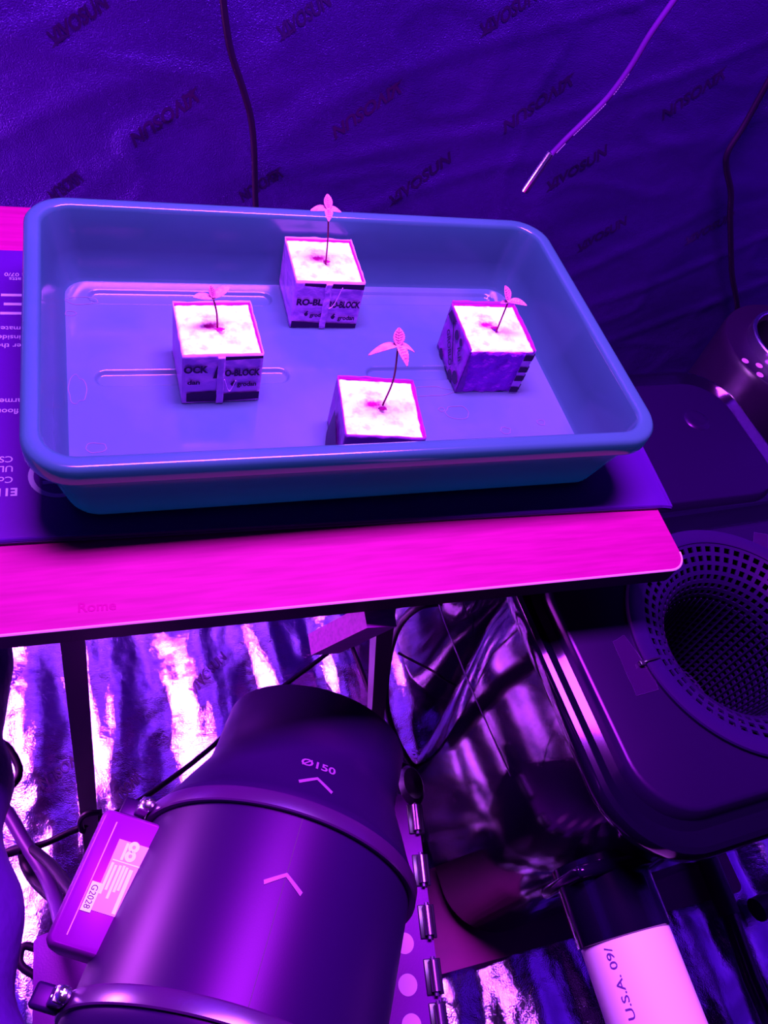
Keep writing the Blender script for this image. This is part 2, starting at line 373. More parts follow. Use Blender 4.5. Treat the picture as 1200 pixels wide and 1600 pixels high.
for px, py, s, h, b in ((27, 769, 'E11', .0085, .03), (20, 750, 'Com', .0072, .006), (20, 733, 'UL 4', .0072, .006), (20, 718, 'CSA', .0072, .006), (37, 643, '| floor', .0068, .006),
                  (34, 627, 'armer', .0068, .006), (33, 541, 'er the', .0068, .004), (32, 528, 'inside', .0068, .004), (32, 514, 'material', .0068, .004),
                  (33, 437, 'atts', .006, .004), (36, 430, ': 07/0', .006, .004)):
    mat_text(px, py, s, h, True, b)
bm = bmesh.new(); p0 = onz(24, 475, MT)
for k, (dx, ww) in enumerate(((0, .014), (.002, .011), (0, .014))):
    box(bm, p0.x - ww, p0.x + .006, p0.y - .017 + k * .0145, p0.y - .013 + k * .0145, MT, MT + .0003)
mesh_obj('printed_bars', bm, mat_ink, hm, smooth=False)
bm = bmesh.new(); pc = onz(93, 742, MT)
for k in range(40):
    a0, a1 = 2 * PI * k / 40, 2 * PI * (k + 1) / 40; q = []
    for a, r in ((a0, .026), (a1, .026), (a1, .0215), (a0, .0215)): q.append(bm.verts.new((pc.x + r * math.cos(a), pc.y + r * math.sin(a), MT + .0003)))
    bm.faces.new(q)
box(bm, pc.x - .014, pc.x + .014, pc.y - .010, pc.y - .006, MT, MT + .0003)
mesh_obj('printed_ring_logo', bm, mat_ink, hm, smooth=False)

# ------------------------------------------------------------------ tray
tray = thing('seedling_tray', 'grey-blue plastic tray with rolled rim holding four seedling blocks', 'tray', (0, 0, 0))
HX, HY, HH = .2906, .18015, .0853
bx, by = .265, .1587
SEC = [(bx - .004, by - .004, .030, -.0050), (bx + .001, by + .001, .031, -.0018), (bx + .0125, by + .0105, .034, .045), (bx + .0185, by + .0155, .036, .0655),
       (bx + .0185, by + .0155, .036, .0660), (HX, HY, .040, .0655), (HX + .001, HY + .001, .041, .068), (HX + .001, HY + .001, .041, .0815), (HX - .0015, HY - .0015, .039, HH - .0006),
       (HX - .004, HY - .004, .037, HH), (HX - .0115, HY - .0115, .031, HH), (HX - .0140, HY - .0140, .029, HH - .0012), (HX - .0152, HY - .0152, .028, HH - .005),
       (bx + .006, by + .005, .028, .036), (bx, by, .026, .0035), (bx - .003, by - .003, .024, .0)]
bm = bmesh.new(); rings = loft(bm, SEC, 10, True, False)
mesh_obj('tray_shell', bm, tray_m, tray, angle=60)
SLOTS = [(-.240, -.040, .130, .012), (.040, .243, .135, .012), (-.237, -.042, .006, .011), (.043, .236, .006, .011)]
def slot_z(x, y):
    z = 0
    for x0, x1, yc, r in SLOTS:
        cx = min(max(x, x0 + r), x1 - r); d = math.hypot(x - cx, y - yc) - r
        t = min(1, max(0, -d / .003)); z = min(z, -.0042 * t * t * (3 - 2 * t))
    return z
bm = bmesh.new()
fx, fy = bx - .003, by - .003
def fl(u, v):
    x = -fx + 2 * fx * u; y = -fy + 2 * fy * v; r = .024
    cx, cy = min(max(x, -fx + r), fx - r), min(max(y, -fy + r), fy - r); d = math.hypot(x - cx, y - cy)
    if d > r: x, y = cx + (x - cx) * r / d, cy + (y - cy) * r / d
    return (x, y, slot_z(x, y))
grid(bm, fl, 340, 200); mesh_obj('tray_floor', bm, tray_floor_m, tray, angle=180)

# dried water marks: thin limescale outlines on the tray floor
stain_m = mat('limescale', (0.12, 0.075, 0.16), .5)
def stain(cx, cy, rx, ry, seed, wline=.0006, fill=False):
    bm = bmesh.new(); n = 40; q = []
    for k in range(n):
        a = 2 * PI * k / n; s = 1 + .28 * noise.noise(Vector((math.cos(a) * 1.6, math.sin(a) * 1.6, seed)))
        q.append((cx + rx * s * math.cos(a), cy + ry * s * math.sin(a)))
    o = [bm.verts.new((x, y, .0004)) for x, y in q]
    i = [bm.verts.new((cx + (x - cx) * (1 - wline / rx), cy + (y - cy) * (1 - wline / ry), .0004)) for x, y in q]
    for k in range(n): bm.faces.new((o[k], o[(k + 1) % n], i[(k + 1) % n], i[k]))
    if fill: bm.faces.new(i)
    o_ = mesh_obj('water_mark', bm, stain_m, tray, smooth=False)
for px, py, rx, ry, sd in ((150, 700, .010, .006, 8), (120, 610, .008, .020, 9), (128, 470, .018, .006, 10), (560, 660, .007, .004, 11), (715, 645, .014, .010, 1), (790, 673, .006, .005, 2), (845, 660, .005, .004, 3), (665, 612, .03, .008, 4), (110, 490, .006, .004, 5), (690, 640, .004, .003, 6)):
    p = onz(px, py, 0); stain(p.x, p.y, rx, ry, sd)

# ------------------------------------------------------------------ rockwool blocks and seedlings
S = .0375; BH = .0623
def side_frame(k):
    # outward side k: 0 front(-y) 1 right(+x) 2 back(+y) 3 left(-x): origin, along, normal
    return [(Vector((0, -S, 0)), Vector((1, 0, 0)), Vector((0, -1, 0))), (Vector((S, 0, 0)), Vector((0, 1, 0)), Vector((1, 0, 0))),
            (Vector((0, S, 0)), Vector((-1, 0, 0)), Vector((0, 1, 0))), (Vector((-S, 0, 0)), Vector((0, -1, 0)), Vector((-1, 0, 0)))][k]
def make_block(x, y, rot, label, seed, style):
    b = thing('rockwool_block', label, 'rockwool block', (x, y, .0004), (0, 0, rot), 'rockwool starter blocks in the tray')
    hole = Vector((.004, -.002))
    bm = bmesh.new()
    def topf(u, v):
        X = -S + 2 * S * u; Y = -S + 2 * S * v
        e = min(u, 1 - u, v, 1 - v)
        z = BH - .0012 + .0009 * fbm((X * 130, Y * 130, seed), 3) - (.0016 if e < .001 else 0)
        z -= .007 * math.exp(-((Vector((X, Y)) - hole).length / .0035) ** 2)
        return (X * .985, Y * .985, z)
    g = grid(bm, topf, 34, 34)
    n = 34; ringt = [g[i][0] for i in range(n)] + [g[n][j] for j in range(n)] + [g[i][n] for i in range(n, 0, -1)] + [g[0][j] for j in range(n, 0, -1)]
    lows = []
    NZ = 8
    prev = ringt
    for kz in range(1, NZ + 1):
        cur = []
        for v in ringt:
            z = v.co.z * (1 - kz / NZ); amp = .0008 if style != 'bare' else .0018
            d = Vector((v.co.x, v.co.y)).normalized() * amp * fbm((v.co.x * 90, v.co.y * 90, z * 90 + seed), 2)
            cur.append(bm.verts.new((v.co.x * .985 + d.x, v.co.y * .985 + d.y, z)))
        for k in range(len(prev)):
            k2 = (k + 1) % len(prev); bm.faces.new((prev[k2], prev[k], cur[k], cur[k2]))
        prev = cur
    bm.faces.new(prev)
    bmesh.ops.recalc_face_normals(bm, faces=bm.faces[:])
    wo = mesh_obj('wool_cube', bm, wool, b, angle=70)
    wo.data.materials.append(wool_side)
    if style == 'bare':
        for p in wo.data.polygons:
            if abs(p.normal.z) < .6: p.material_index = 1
    # wet dent: irregular dark-red patch of the wet hole
    bm = bmesh.new(); c = bm.verts.new((hole.x - .002, hole.y + .0012, BH + .0006)); rr = []
    n = 36
    for kk, sc in ((0, .45), (1, 1.0)):
        ring = []
        for k in range(n):
            a = 2 * PI * k / n; s = sc * (1 + .55 * noise.noise(Vector((math.cos(a) * 2.2, math.sin(a) * 2.2, seed * 3.1))))
            ring.append(bm.verts.new((hole.x - .002 + .0042 * s * math.cos(a), hole.y + .0012 + .0026 * s * math.sin(a), BH + .0004 - .0012 * kk)))
        rr.append(ring)
    for k in range(n):
        bm.faces.new((c, rr[0][k], rr[0][(k + 1) % n])); bm.faces.new((rr[0][k], rr[1][k], rr[1][(k + 1) % n], rr[0][(k + 1) % n]))
    mesh_obj('planting_dent', bm, dent_m, b)
    # wrapper: a film round the sides, a little proud of the wool, wavy upper edge
    sides = {'full': (0, 1, 2, 3), 'plain': (0, 1, 2, 3), 'bare': (1, 2, 3)}[style]
    bm = bmesh.new()
    for k in sides:
        o, al, nn = side_frame(k)
        def wf(u, v, o=o, al=al, nn=nn, k=k):
            t = (2 * u - 1) * (S + .0006); p = o + al * t
            edge = 1 if 0.02 < u < .98 else 0
            h = BH + .0008 + .0013 * fbm((t * 60, k * 3.3, seed), 2)
            if style == 'bare' and k == 2: h += .0022
            z = h * v + .0006
            off = .0006 + edge * .0009 * abs(fbm((t * 50, z * 50, seed + k), 2))
            return p + nn * off + Vector((0, 0, z))
        grid(bm, wf, 22, 14)
    wr = mesh_obj('wrapper', bm, wrap_plain if style in ('plain', 'bare') else wrap_m, b, angle=60)
    so = wr.modifiers.new('thick', 'SOLIDIFY'); so.thickness = .0007; so.offset = -1
    # dark-red inner lip that shows above the wool
    bm = bmesh.new()
    for k in ((1, 2) if style != 'bare' else (1, 2)):
        o, al, nn = side_frame(k)
        def lf(u, v, o=o, al=al, nn=nn, k=k):
            t = (2 * u - 1) * (S - .0004); wd = .0012 + .0018 * abs(fbm((t * 55, k * 2.1, seed + 4), 2))
            p = o + al * t - nn * (.0004 + wd * v)
            return p + Vector((0, 0, BH + .0004 - .0016 * v))
        grid(bm, lf, 24, 2)
    mesh_obj('wrapper_lip', bm, lip_m, wr)
    def decal(name, k, pts, m=ink_m, d=.0021):
        o, al, nn = side_frame(k); bm = bmesh.new()
        bm.faces.new([bm.verts.new(o + al * a + nn * d + Vector((0, 0, z))) for a, z in pts]); mesh_obj(name, bm, m, wr, smooth=False)
    def lettering(k, s, a, z, h, width=None, bold=.02, rot=0, d=.0023):
        o, al, nn = side_frame(k); bm = text_bm(s, h, bold=bold, width=width)
        cr, sr = math.cos(rot), math.sin(rot)
        for v in bm.verts:
            X = a + v.co.x * cr - v.co.y * sr; Z = z + v.co.x * sr + v.co.y * cr
            v.co = o + al * X + nn * d + Vector((0, 0, Z))
        mesh_obj('lettering', bm, ink_m, wr, smooth=False)
    def apple(k, a, z, r):
        decal('fruit_emblem', k, [(a + r * 1.0 * math.cos(t) * (1.0 if math.sin(t) > 0 else .85), z + r * math.sin(t) * (.8 if math.sin(t) > 0 else 1.15)) for t in [2 * PI * i / 14 for i in range(14)]], ink_m, .0024)
        decal('fruit_emblem', k, [(a - r * .9, z + r * 1.5), (a - r * .3, z + r * 1.0), (a + r * .2, z + r * 1.9), (a + r * .9, z + r * 1.6), (a + r * .3, z + r * .7), (a - r * .3, z + r * .7)], ink_m, .0024)
    f = 0
    if style == 'full' and seed == 1:      # back block
        decal('printed_band', f, [(.004, .0555), (S, .0545), (S, .0615), (.001, .0615)]); decal('printed_band', f, [(-.029, .058), (.004, .0555), (.001, .0615), (-.029, .0615)])
        decal('printed_band', f, [(-S, .0012), (S, .001), (S, .0075), (-.004, .0082), (-S, .0105)])
        lettering(f, 'RO-BL', -.0205, .037, .0082, .029, .05); lettering(f, 'RO-BLOCK', .0190, .0345, .0086, .0365, .05)
        apple(f, -.0225, .0205, .0024); lettering(f, 'grod', -.0120, .0195, .0052, .0125, .04)
        apple(f, .0085, .0170, .0026); lettering(f, 'grodan', .0240, .0160, .0058, .0195, .04)
    if style == 'full' and seed == 2:      # left block
        decal('printed_band', f, [(.001, .057), (S, .0585), (S, .0618), (.001, .0615)])
        decal('printed_band', f, [(-.034, .0035), (.001, .0025), (.001, .0165), (-.034, .0150)]); decal('printed_band', f, [(.001, .0025), (S, .004), (S, .0140), (.001, .0125)])
        decal('printed_band', f, [(-.0095, .034), (-.0055, .034), (.000, .058), (-.0035, .058)])
        lettering(f, 'OCK', -.0255, .0465, .0084, .023, .05); lettering(f, 'O-BLOCK', .0190, .0410, .0082, .0345, .05)
        lettering(f, 'dan', -.0275, .0300, .0056, .0120, .04); apple(f, .0105, .0260, .0026); lettering(f, 'grodan', .0240, .0255, .0058, .0190, .04)
    if style == 'full':
        # overlapping seam where the film is heat-sealed, with drip curls
        o, al, nn = side_frame(f); bm = bmesh.new(); a0 = -.0025
        grid(bm, lambda u, v: o + al * (a0 - .003 + .007 * u + .0012 * fbm((v * 4, seed, 2), 2)) + nn * (.0028 + .0010 * abs(fbm((u * 3, v * 9, seed), 2))) + Vector((0, 0, .0010 + (BH - .0010) * v)), 4, 22)
        se = mesh_obj('wrapper_seam', bm, wrap_m, wr, angle=60); so = se.modifiers.new('thick', 'SOLIDIFY'); so.thickness = .0006
        bm = bmesh.new(); tube(bm, catmull([o + al * (a0 + .004 + .011 * t) + nn * .0040 + Vector((0, 0, .030 + .028 * t * t if seed == 1 else .034 - .016 * math.sin(t * 3))) for t in (0, .3, .6, 1)], 5), .0005, 5)
        mesh_obj('film_fold', bm, wrap_m, wr)
    if style == 'bare':
        lettering(3, 'GROBLO', -.006, .027, .0085, .040, .03, rot=math.radians(-38)); lettering(3, 'R-B', .020, .040, .008, .015, .03, rot=math.radians(-38))
        decal('printed_band', 3, [(-.034, .050), (-.030, .060), (-.010, .060), (-.016, .050)]); decal('printed_band', 3, [(.010, .020), (.012, .022), (-.016, .056), (-.018, .054)])
        for a, z, r in ((.028, .014, .008), (.016, .006, .007), (.0, .050, .006), (-.020, .006, .006), (.014, .052, .0045)):
            decal('printed_blot', 3, [(a + r * math.cos(t), z + .9 * r * math.sin(t)) for t in [2 * PI * i / 12 for i in range(12)]])
        for z0 in (.003, .018, .030, .048): decal('printed_band', 1, [(-S, z0), (-S + .010, z0), (-S + .010, z0 + .007), (-S, z0 + .009)])
        bm = bmesh.new(); o, al, nn = side_frame(0)      # torn film corner wrapping on to the bare face
        grid(bm, lambda u, v: o + al * (-S + .0085 * u * (1 - v) * (1 + .5 * fbm((v * 6, 1, 2), 2)) if True else 0) + nn * .0012 + Vector((0, 0, .002 + (BH - .004) * v)), 4, 16)
        mesh_obj('film_flap', bm, wrap_plain, wr)
        bm = bmesh.new(); grid(bm, lambda u, v: o + al * (S - .0105 * u) + nn * .0012 + Vector((0, 0, .001 + (BH - .0035) * v)), 3, 12); mesh_obj('film_flap', bm, wrap_m, wr)
        for z0 in (.002, .019, .032, .049):
            decal('printed_band', 0, [(S - .0105, z0), (S, z0), (S, z0 + .007), (S - .0105, z0 + .008)])
    if style == 'plain':
        o, al, nn = side_frame(3); bm = bmesh.new()
        grid(bm, lambda u, v: o + al * (-.022 + .050 * u + .012 * v) + nn * (.003 + .0035 * math.sin(u * PI) * (1 - v)) + Vector((0, 0, .001 + .045 * v * (1 - .5 * u))), 8, 8)
        mesh_obj('film_fold', bm, ink_m, wr)
    return b
BL = [(.0097, .1188, -.0094, 'film-wrapped white rockwool block at the back of the tray', 1, 'full'), (-.1200, .0074, .0274, 'film-wrapped white rockwool block at the left of the tray', 2, 'full'),
      (.0189, -.1033, -.1079, 'rockwool block at the front of the tray, mostly behind the near rim', 3, 'plain'), (.1770, .0108, -.0195, 'rockwool block at the right of the tray with a bare front face', 4, 'bare')]
for a in BL: make_block(*a)

def leaf_bm(L, W, serr, fold, droop, nl=14):
    bm = bmesh.new()
    def f(u, v):
        t = u; wd = W * math.sin(PI * min(1, t * .92 + .06)) ** .8
        if serr: wd *= 1 + .16 * ((t * 9) % 1.0 - .5) * (1 if t > .08 else 0)
        s = (2 * v - 1) * wd / 2
        return (s, L * t, fold * abs(s) * 1.0 + droop * L * t * t)
    grid(bm, f, nl * 2, 6); return bm
def make_seedling(base, tip, label, leaves, group='cannabis-like seedlings'):
    base = Vector(base); tip = Vector(tip)
    s = thing('seedling', label, 'seedling', base, (0, 0, 0), 'young seedlings in the blocks')
    mid = (base + tip) / 2 + Vector(leaves[0])
    pts = catmull([base - base - Vector((0, 0, .004)), Vector((0, 0, 0)), mid - base, tip - base], 8)
    bm = bmesh.new(); tube(bm, pts, lambda t: .00105 - .0002 * t, 8); mesh_obj('stem', bm, stem_m, s)
    bm = bmesh.new(); bmesh.ops.create_icosphere(bm, subdivisions=2, radius=.0017); b = mesh_obj('growing_tip', bm, leaf_m, s); b.location = tip - base
    for kind, az, el, L, W, droop in leaves[1:]:
        bm = leaf_bm(L, W, kind == 'leaf', .35 if kind == 'leaf' else .15, droop)
        o = mesh_obj('leaf' if kind == 'leaf' else 'cotyledon', bm, leaf_m, s, angle=60)
        o.location = tip - base; o.rotation_euler = Euler((math.radians(el), 0, math.radians(az)), 'XYZ')
        so = o.modifiers.new('thick', 'SOLIDIFY'); so.thickness = .0004
        if kind == 'leaf':
            bm = bmesh.new(); tube(bm, [(0, L * t, droop * L * t * t + .0004) for t in [k / 8 for k in range(9)]], .00025, 5)
            for k in range(1, 6):
                for sg in (-1, 1):
                    t = k / 7; x = sg * W * .33 * math.sin(PI * t); tube(bm, [(0, L * t, droop * L * t * t + .0005), (x, L * (t + .09), .35 * abs(x) + droop * L * t * t + .0007)], .00016, 4)
            mesh_obj('veins', bm, vein_m, o)
def top_pt(px, py): return onz(px, py, BH - .001)
def tip_pt(px, py, base): return ony(px, py, base.y + TIPY)
TIPY = 0.0
b = top_pt(509, 411); make_seedling(b, ony(513, 328, b.y + .004), 'tall straight seedling in the back block', [(.001, 0, 0), ('cot', 84, 14, .0170, .0110, -.45), ('cot', -82, 12, .0140, .0105, -.45), ('leaf', 4, 42, .0155, .0095, .1), ('leaf', 172, 10, .0135, .0085, -.5)])
b = top_pt(340, 514); make_seedling(b, ony(333, 466, b.y + .004), 'short pale seedling in the left block', [(.001, 0, .002), ('cot', 100, 22, .0190, .0105, -.2), ('cot', -62, 30, .0190, .0105, -.2), ('leaf', 24, 55, .012, .007, .1), ('leaf', 190, 40, .005, .004, 0)])
b = top_pt(598, 633); make_seedling(b, ony(622, 541, b.y + .002), 'tallest seedling leaning right in the front block', [(.004, 0, -.003), ('cot', 88, 14, .0215, .0090, -.8), ('cot', -86, 16, .0150, .0080, -.9), ('leaf', -2, 48, .0160, .0110, .1), ('leaf', 200, 5, .0170, .0095, -.6)])
b = top_pt(775, 519); make_seedling(b, ony(794, 472, b.y + .002), 'seedling leaning right with two broad leaves in the right block', [(0, 0, 0), ('leaf', 34, 50, .0175, .0115, .05), ('leaf', -108, 18, .0195, .0105, -.3), ('cot', 88, 2, .0080, .0055, -.3)])

# ------------------------------------------------------------------ inline fan on a dotted case
CZ = -.462
case = thing('storage_case', 'dark case with pale dots and a barrel hinge under the duct fan', 'case', (0, 0, 0))
_p = [onz(50, 1598, CZ), onz(694, 1590, CZ), onz(649, 1232, CZ), onz(52, 1465, CZ)]
_fl = _p[3] + (_p[0] - _p[3]) * 4; _fr = _p[2] + (_p[1] - _p[2]) * 1.55
cpts = [(_fl.x, _fl.y), (_fr.x, _fr.y), (_p[2].x, _p[2].y), (_p[3].x, _p[3].y)]
bm = bmesh.new(); poly_prism(bm, cpts, FLOOR + .004, CZ - .012); mesh_obj('case_body', bm, hinge_m, case, smooth=False)
bm = bmesh.new(); poly_prism(bm, cpts, CZ - .011, CZ); bmesh.ops.bevel(bm, geom=bm.edges[:], offset=.003, segments=2, affect='EDGES'); mesh_obj('case_lid', bm, case_m, case)
for px, py in ((632, 1474), (637, 1539), (643, 1602), (622, 1408)):
    p = onz(px, py, CZ); bm = bmesh.new(); lathe(bm, [(.0001, .0006), (.0116, .0006), (.0116, 0)], 28)
    o = mesh_obj('pale_dot', bm, dot_m, case); o.location = (p.x, p.y, CZ)
hp = [onz(x, y, CZ) for x, y in ((644, 1232), (649, 1280), (658, 1360), (667, 1440), (677, 1526), (686, 1596))]
for i, p in enumerate(hp):
    d = (hp[min(i + 1, 5)] - hp[max(i - 1, 0)]).normalized(); yaw = math.atan2(-d.x, d.y)
    if i == 0:
        bm = bmesh.new(); lathe(bm, [(.0001, .012), (.010, .010), (.013, .004), (.013, -.001)], 24); o = mesh_obj('hinge_end_cap', bm, hinge_m, case); o.location = (p.x - .001, p.y + .003, CZ); o.scale = (1.25, 2.1, 1.4)
        continue
    bm = bmesh.new(); box(bm, -.0075, .0075, -.0135, .0135, -.001, .0012, .0008); o = mesh_obj('hinge_leaf', bm, hinge_m, case); o.location = (p.x, p.y, CZ + .001); o.rotation_euler = (0, 0, yaw + PI); o.scale = (1.4, 1.4, 1.4)
    bm = bmesh.new(); tube(bm, [(0, -.0115, 0), (0, -.011, 0), (0, .011, 0), (0, .0115, 0)], .0042, 14); k = mesh_obj('hinge_barrel', bm, steel if False else mat('hinge_pin', (.22, .06, .30), .25, .9), o); k.location = (0, 0, .0045)
    bm = bmesh.new(); tube(bm, [(0, -.0145, 0), (0, .0145, 0)], .002, 8); k = mesh_obj('hinge_pin', bm, MATS['hinge_pin'], o); k.location = (0, 0, .0040)

FO = Vector((-.0955, -.4168, -.2910)); FS = 1.4; FYAW, FPIT, FR = .4832, -.166, .0993
fan = thing('inline_duct_fan', 'black cylindrical inline duct fan with clamp bands lying under the table edge', 'fan', FO, (FPIT, 0, -FYAW)); fan.scale = (FS, FS, FS)
bm = bmesh.new(); lathe(bm, [(FR - .003, -.132), (FR, -.130), (FR, .006), (FR - .003, .008)], 96, 'y'); mesh_obj('motor_housing', bm, fan_m, fan)
def cone(s, y0, sharp=1):
    prof = [(FR + .0015, .003), (FR + .0015, .009), (FR - .001, .013), (.094, .022), (.088, .036), (.0815, .050), (.0775, .059), (.0762, .066), (.0757, .075), (.0755, .1105), (.0750, .1116), (.0735, .1112), (.0735, .06), (.0735, .02)]
    return [(r, y0 + s * h) for r, h in prof]
bm = bmesh.new(); lathe(bm, cone(1, 0), 96, 'y'); bmesh.ops.recalc_face_normals(bm, faces=bm.faces[:]); mesh_obj('outlet_cone', bm, fan_m, fan, angle=50)
bm = bmesh.new(); lathe(bm, cone(-1, -.1226), 96, 'y'); bmesh.ops.recalc_face_normals(bm, faces=bm.faces[:]); mesh_obj('inlet_cone', bm, fan_m, fan, angle=50)
bm = bmesh.new(); lathe(bm, [(.0001, .035), (.030, .034), (.034, .028), (.034, .0)], 40, 'y')
for k in range(9):
    a = 2 * PI * k / 9; ca, sa = math.cos(a), math.sin(a)
    def bl(u, v): r = .03 + .043 * u; aa = a + (v - .5) * .5; return (r * math.cos(aa), .012 + .02 * (v - .5), r * math.sin(aa))
    grid(bm, bl, 3, 3)
mesh_obj('impeller', bm, fan_m, fan)
for y0 in (0.0, -.1226):
    bm = bmesh.new(); lathe(bm, [(FR + .0002, y0 - .0052), (FR + .0040, y0 - .0055), (FR + .0048, y0 - .0045), (FR + .0048, y0 + .0040), (FR + .0040, y0 + .0052), (FR + .0010, y0 + .0055)], 96, 'y')
    bd = mesh_obj('clamp_band', bm, band_m, fan, angle=35)
    a = math.radians(162 if y0 == 0 else 160); R_ = FR + .010
    c = Vector((R_ * math.cos(a), y0, R_ * math.sin(a)))
    Mr = Matrix.Translation(c) @ Matrix.Rotation(-(a - PI / 2), 4, 'Y')
    bm = bmesh.new(); box(bm, -.006, .006, -.005, .005, -.004, .004, .001, Mr); mesh_obj('clamp_lug', bm, steel, bd)
    bm = bmesh.new(); lathe(bm, [(.0001, .0036), (.0026, .0034), (.0044, .0020), (.0048, 0), (.0048, -.003)], 20)
    box(bm, -.0018, .0018, -.0003, .0003, .0028, .0037); box(bm, -.0003, .0003, -.0018, .0018, .0028, .0037)
    bmesh.ops.transform(bm, matrix=Matrix.Translation(c + Vector((.003, .0005, .006))), verts=bm.verts[:]); mesh_obj('clamp_screw', bm, steel, bd)
    bm = bmesh.new(); tube(bm, [c + Vector((-.002, -.001, .002)), c + Vector((-.004, -.001, -.016))], .0018, 8); mesh_obj('clamp_bolt', bm, steel, bd)
    bm = bmesh.new(); box(bm, c.x - .016, c.x + .002, y0 - .007, y0 + .007, c.z - .014, c.z - .006, .002); mesh_obj('clamp_foot', bm, fan_m, bd)
# markings that follow the surface of revolution
def surf_r(y):
    pr = [(-.13, FR), (.006, FR), (.0115, FR + .0015), (.013, FR - .001), (.022, .094), (.036, .088), (.050, .0815), (.059, .0775), (.066, .0762), (.075, .0757), (.12, .0755)]
    for (a, ra), (b, rb) in zip(pr, pr[1:]):
        if a <= y <= b: return ra + (rb - ra) * (y - a) / (b - a)
    return FR
def on_fan(bm, y0, th0, name, m=mark_m, lift=.0006):
    bmesh.ops.subdivide_edges(bm, edges=[e for e in bm.edges if e.calc_length() > .004], cuts=2)
    for v in bm.verts:
        y = y0 + v.co.y; r = surf_r(y) + lift; th = th0 - v.co.x / r
        v.co = Vector((r * math.cos(th), y, r * math.sin(th)))
    return mesh_obj(name, bm, m, fan, smooth=False)
def chevron(w_, h_, t_):
    bm = bmesh.new()
    for s in (-1, 1):
        q = [(0, h_), (s * w_, 0), (s * (w_ - .001), -t_), (0, h_ - t_)]
        bm.faces.new([bm.verts.new((x, y, 0)) for x, y in (q if s < 0 else q[::-1])])
    return bm
TH = 1.5393
on_fan(text_bm('\u00d8150', .0068, bold=.02, width=.0255), .041, TH - .02, 'diameter_marking')
on_fan(chevron(.0125, .008, .0026), .0215, TH - .03, 'airflow_chevron'); on_fan(chevron(.0125, .008, .0026), -.0500, TH, 'airflow_chevron')
bm = bmesh.new(); grid(bm, lambda u, v: (-.0002 + .0004 * u, -.12 + .114 * v, 0), 1, 30); on_fan(bm, 0, TH, 'moulding_seam', black_ink, .0002)
# control box on the left flank
cb = bpy.data.objects.new('control_box', None)
bm = bmesh.new(); MB = Matrix.Translation((-.1035, -.048, .008)) @ Matrix.Rotation(math.radians(-9.5), 4, 'X')
sec = [(.019, .039, .004, -.034), (.0222, .0420, .005, -.010), (.0230, .0432, .005, .018), (.0225, .0428, .005, .028), (.0195, .0408, .004, .033), (.0188, .0402, .004, .0335)]
loft(bm, sec, 5); bmesh.ops.transform(bm, matrix=Matrix.Translation((-.1035, -.0505, .0090)) @ Matrix.Rotation(.166, 4, 'X'), verts=bm.verts[:])
cbo = mesh_obj('control_box', bm, box_m, fan, angle=35); C.objects.unlink if False else None
bpy.data.objects.remove(cb)
BT = Matrix.Translation((-.1035, -.0505, .0090)) @ Matrix.Rotation(.166, 4, 'X')
def on_box(bm, x, y, rz, name, m, z=.0338):
    bmesh.ops.transform(bm, matrix=BT @ Matrix.Translation((x, y, z)) @ Matrix.Rotation(rz, 4, 'Z'), verts=bm.verts[:]); return mesh_obj(name, bm, m, cbo, smooth=False)
def rect(w_, h_):
    bm = bmesh.new(); box(bm, -w_ / 2, w_ / 2, -h_ / 2, h_ / 2, 0, .0003); return bm
on_box(rect(.0006, .070), -.0105, 0, 0, 'lid_seam', silver_lbl, .0337)
on_box(rect(.021, .044), .0062, .0035, 0, 'rating_label', silver_lbl)
on_box(rect(.0066, .0175), -.0062, -.0115, 0, 'serial_sticker', sticker_m, .0341)
on_box(text_bm('G2028', .0042, bold=.01, width=.0142), -.0062, -.0115, -PI / 2, 'serial_number', black_ink, .03445)
def lbl(x, y, w_, h_): on_box(rect(w_, h_), x, y, 0, 'label_print', sticker_m, .0341)
lbl(.0062, .0125, .0185, .0008)
for x, y, h_ in ((-.002, .0, .0195), (.0005, .001, .0155), (.0034, -.001, .0205), (.0058, .0015, .0165), (.0080, .002, .0145), (.0110, -.005, .027)):
    lbl(x, y + .0012, .0017 if x < .01 else .0024, h_)
lbl(.0022, .0190, .0018, .0110)
for dy in (0, .0058):
    bm = bmesh.new(); lathe(bm, [(.0012, 0), (.0012, .0003), (.0036, .0003), (.0036, 0)], 20); on_box(bm, .0068, .0172 + dy, 0, 'label_emblem', sticker_m, .0341)
bm = bmesh.new(); box(bm, -.035, .035, -.115, -.01, -.125, -.1005, .004); mesh_obj('mounting_foot', bm, fan_m, fan)

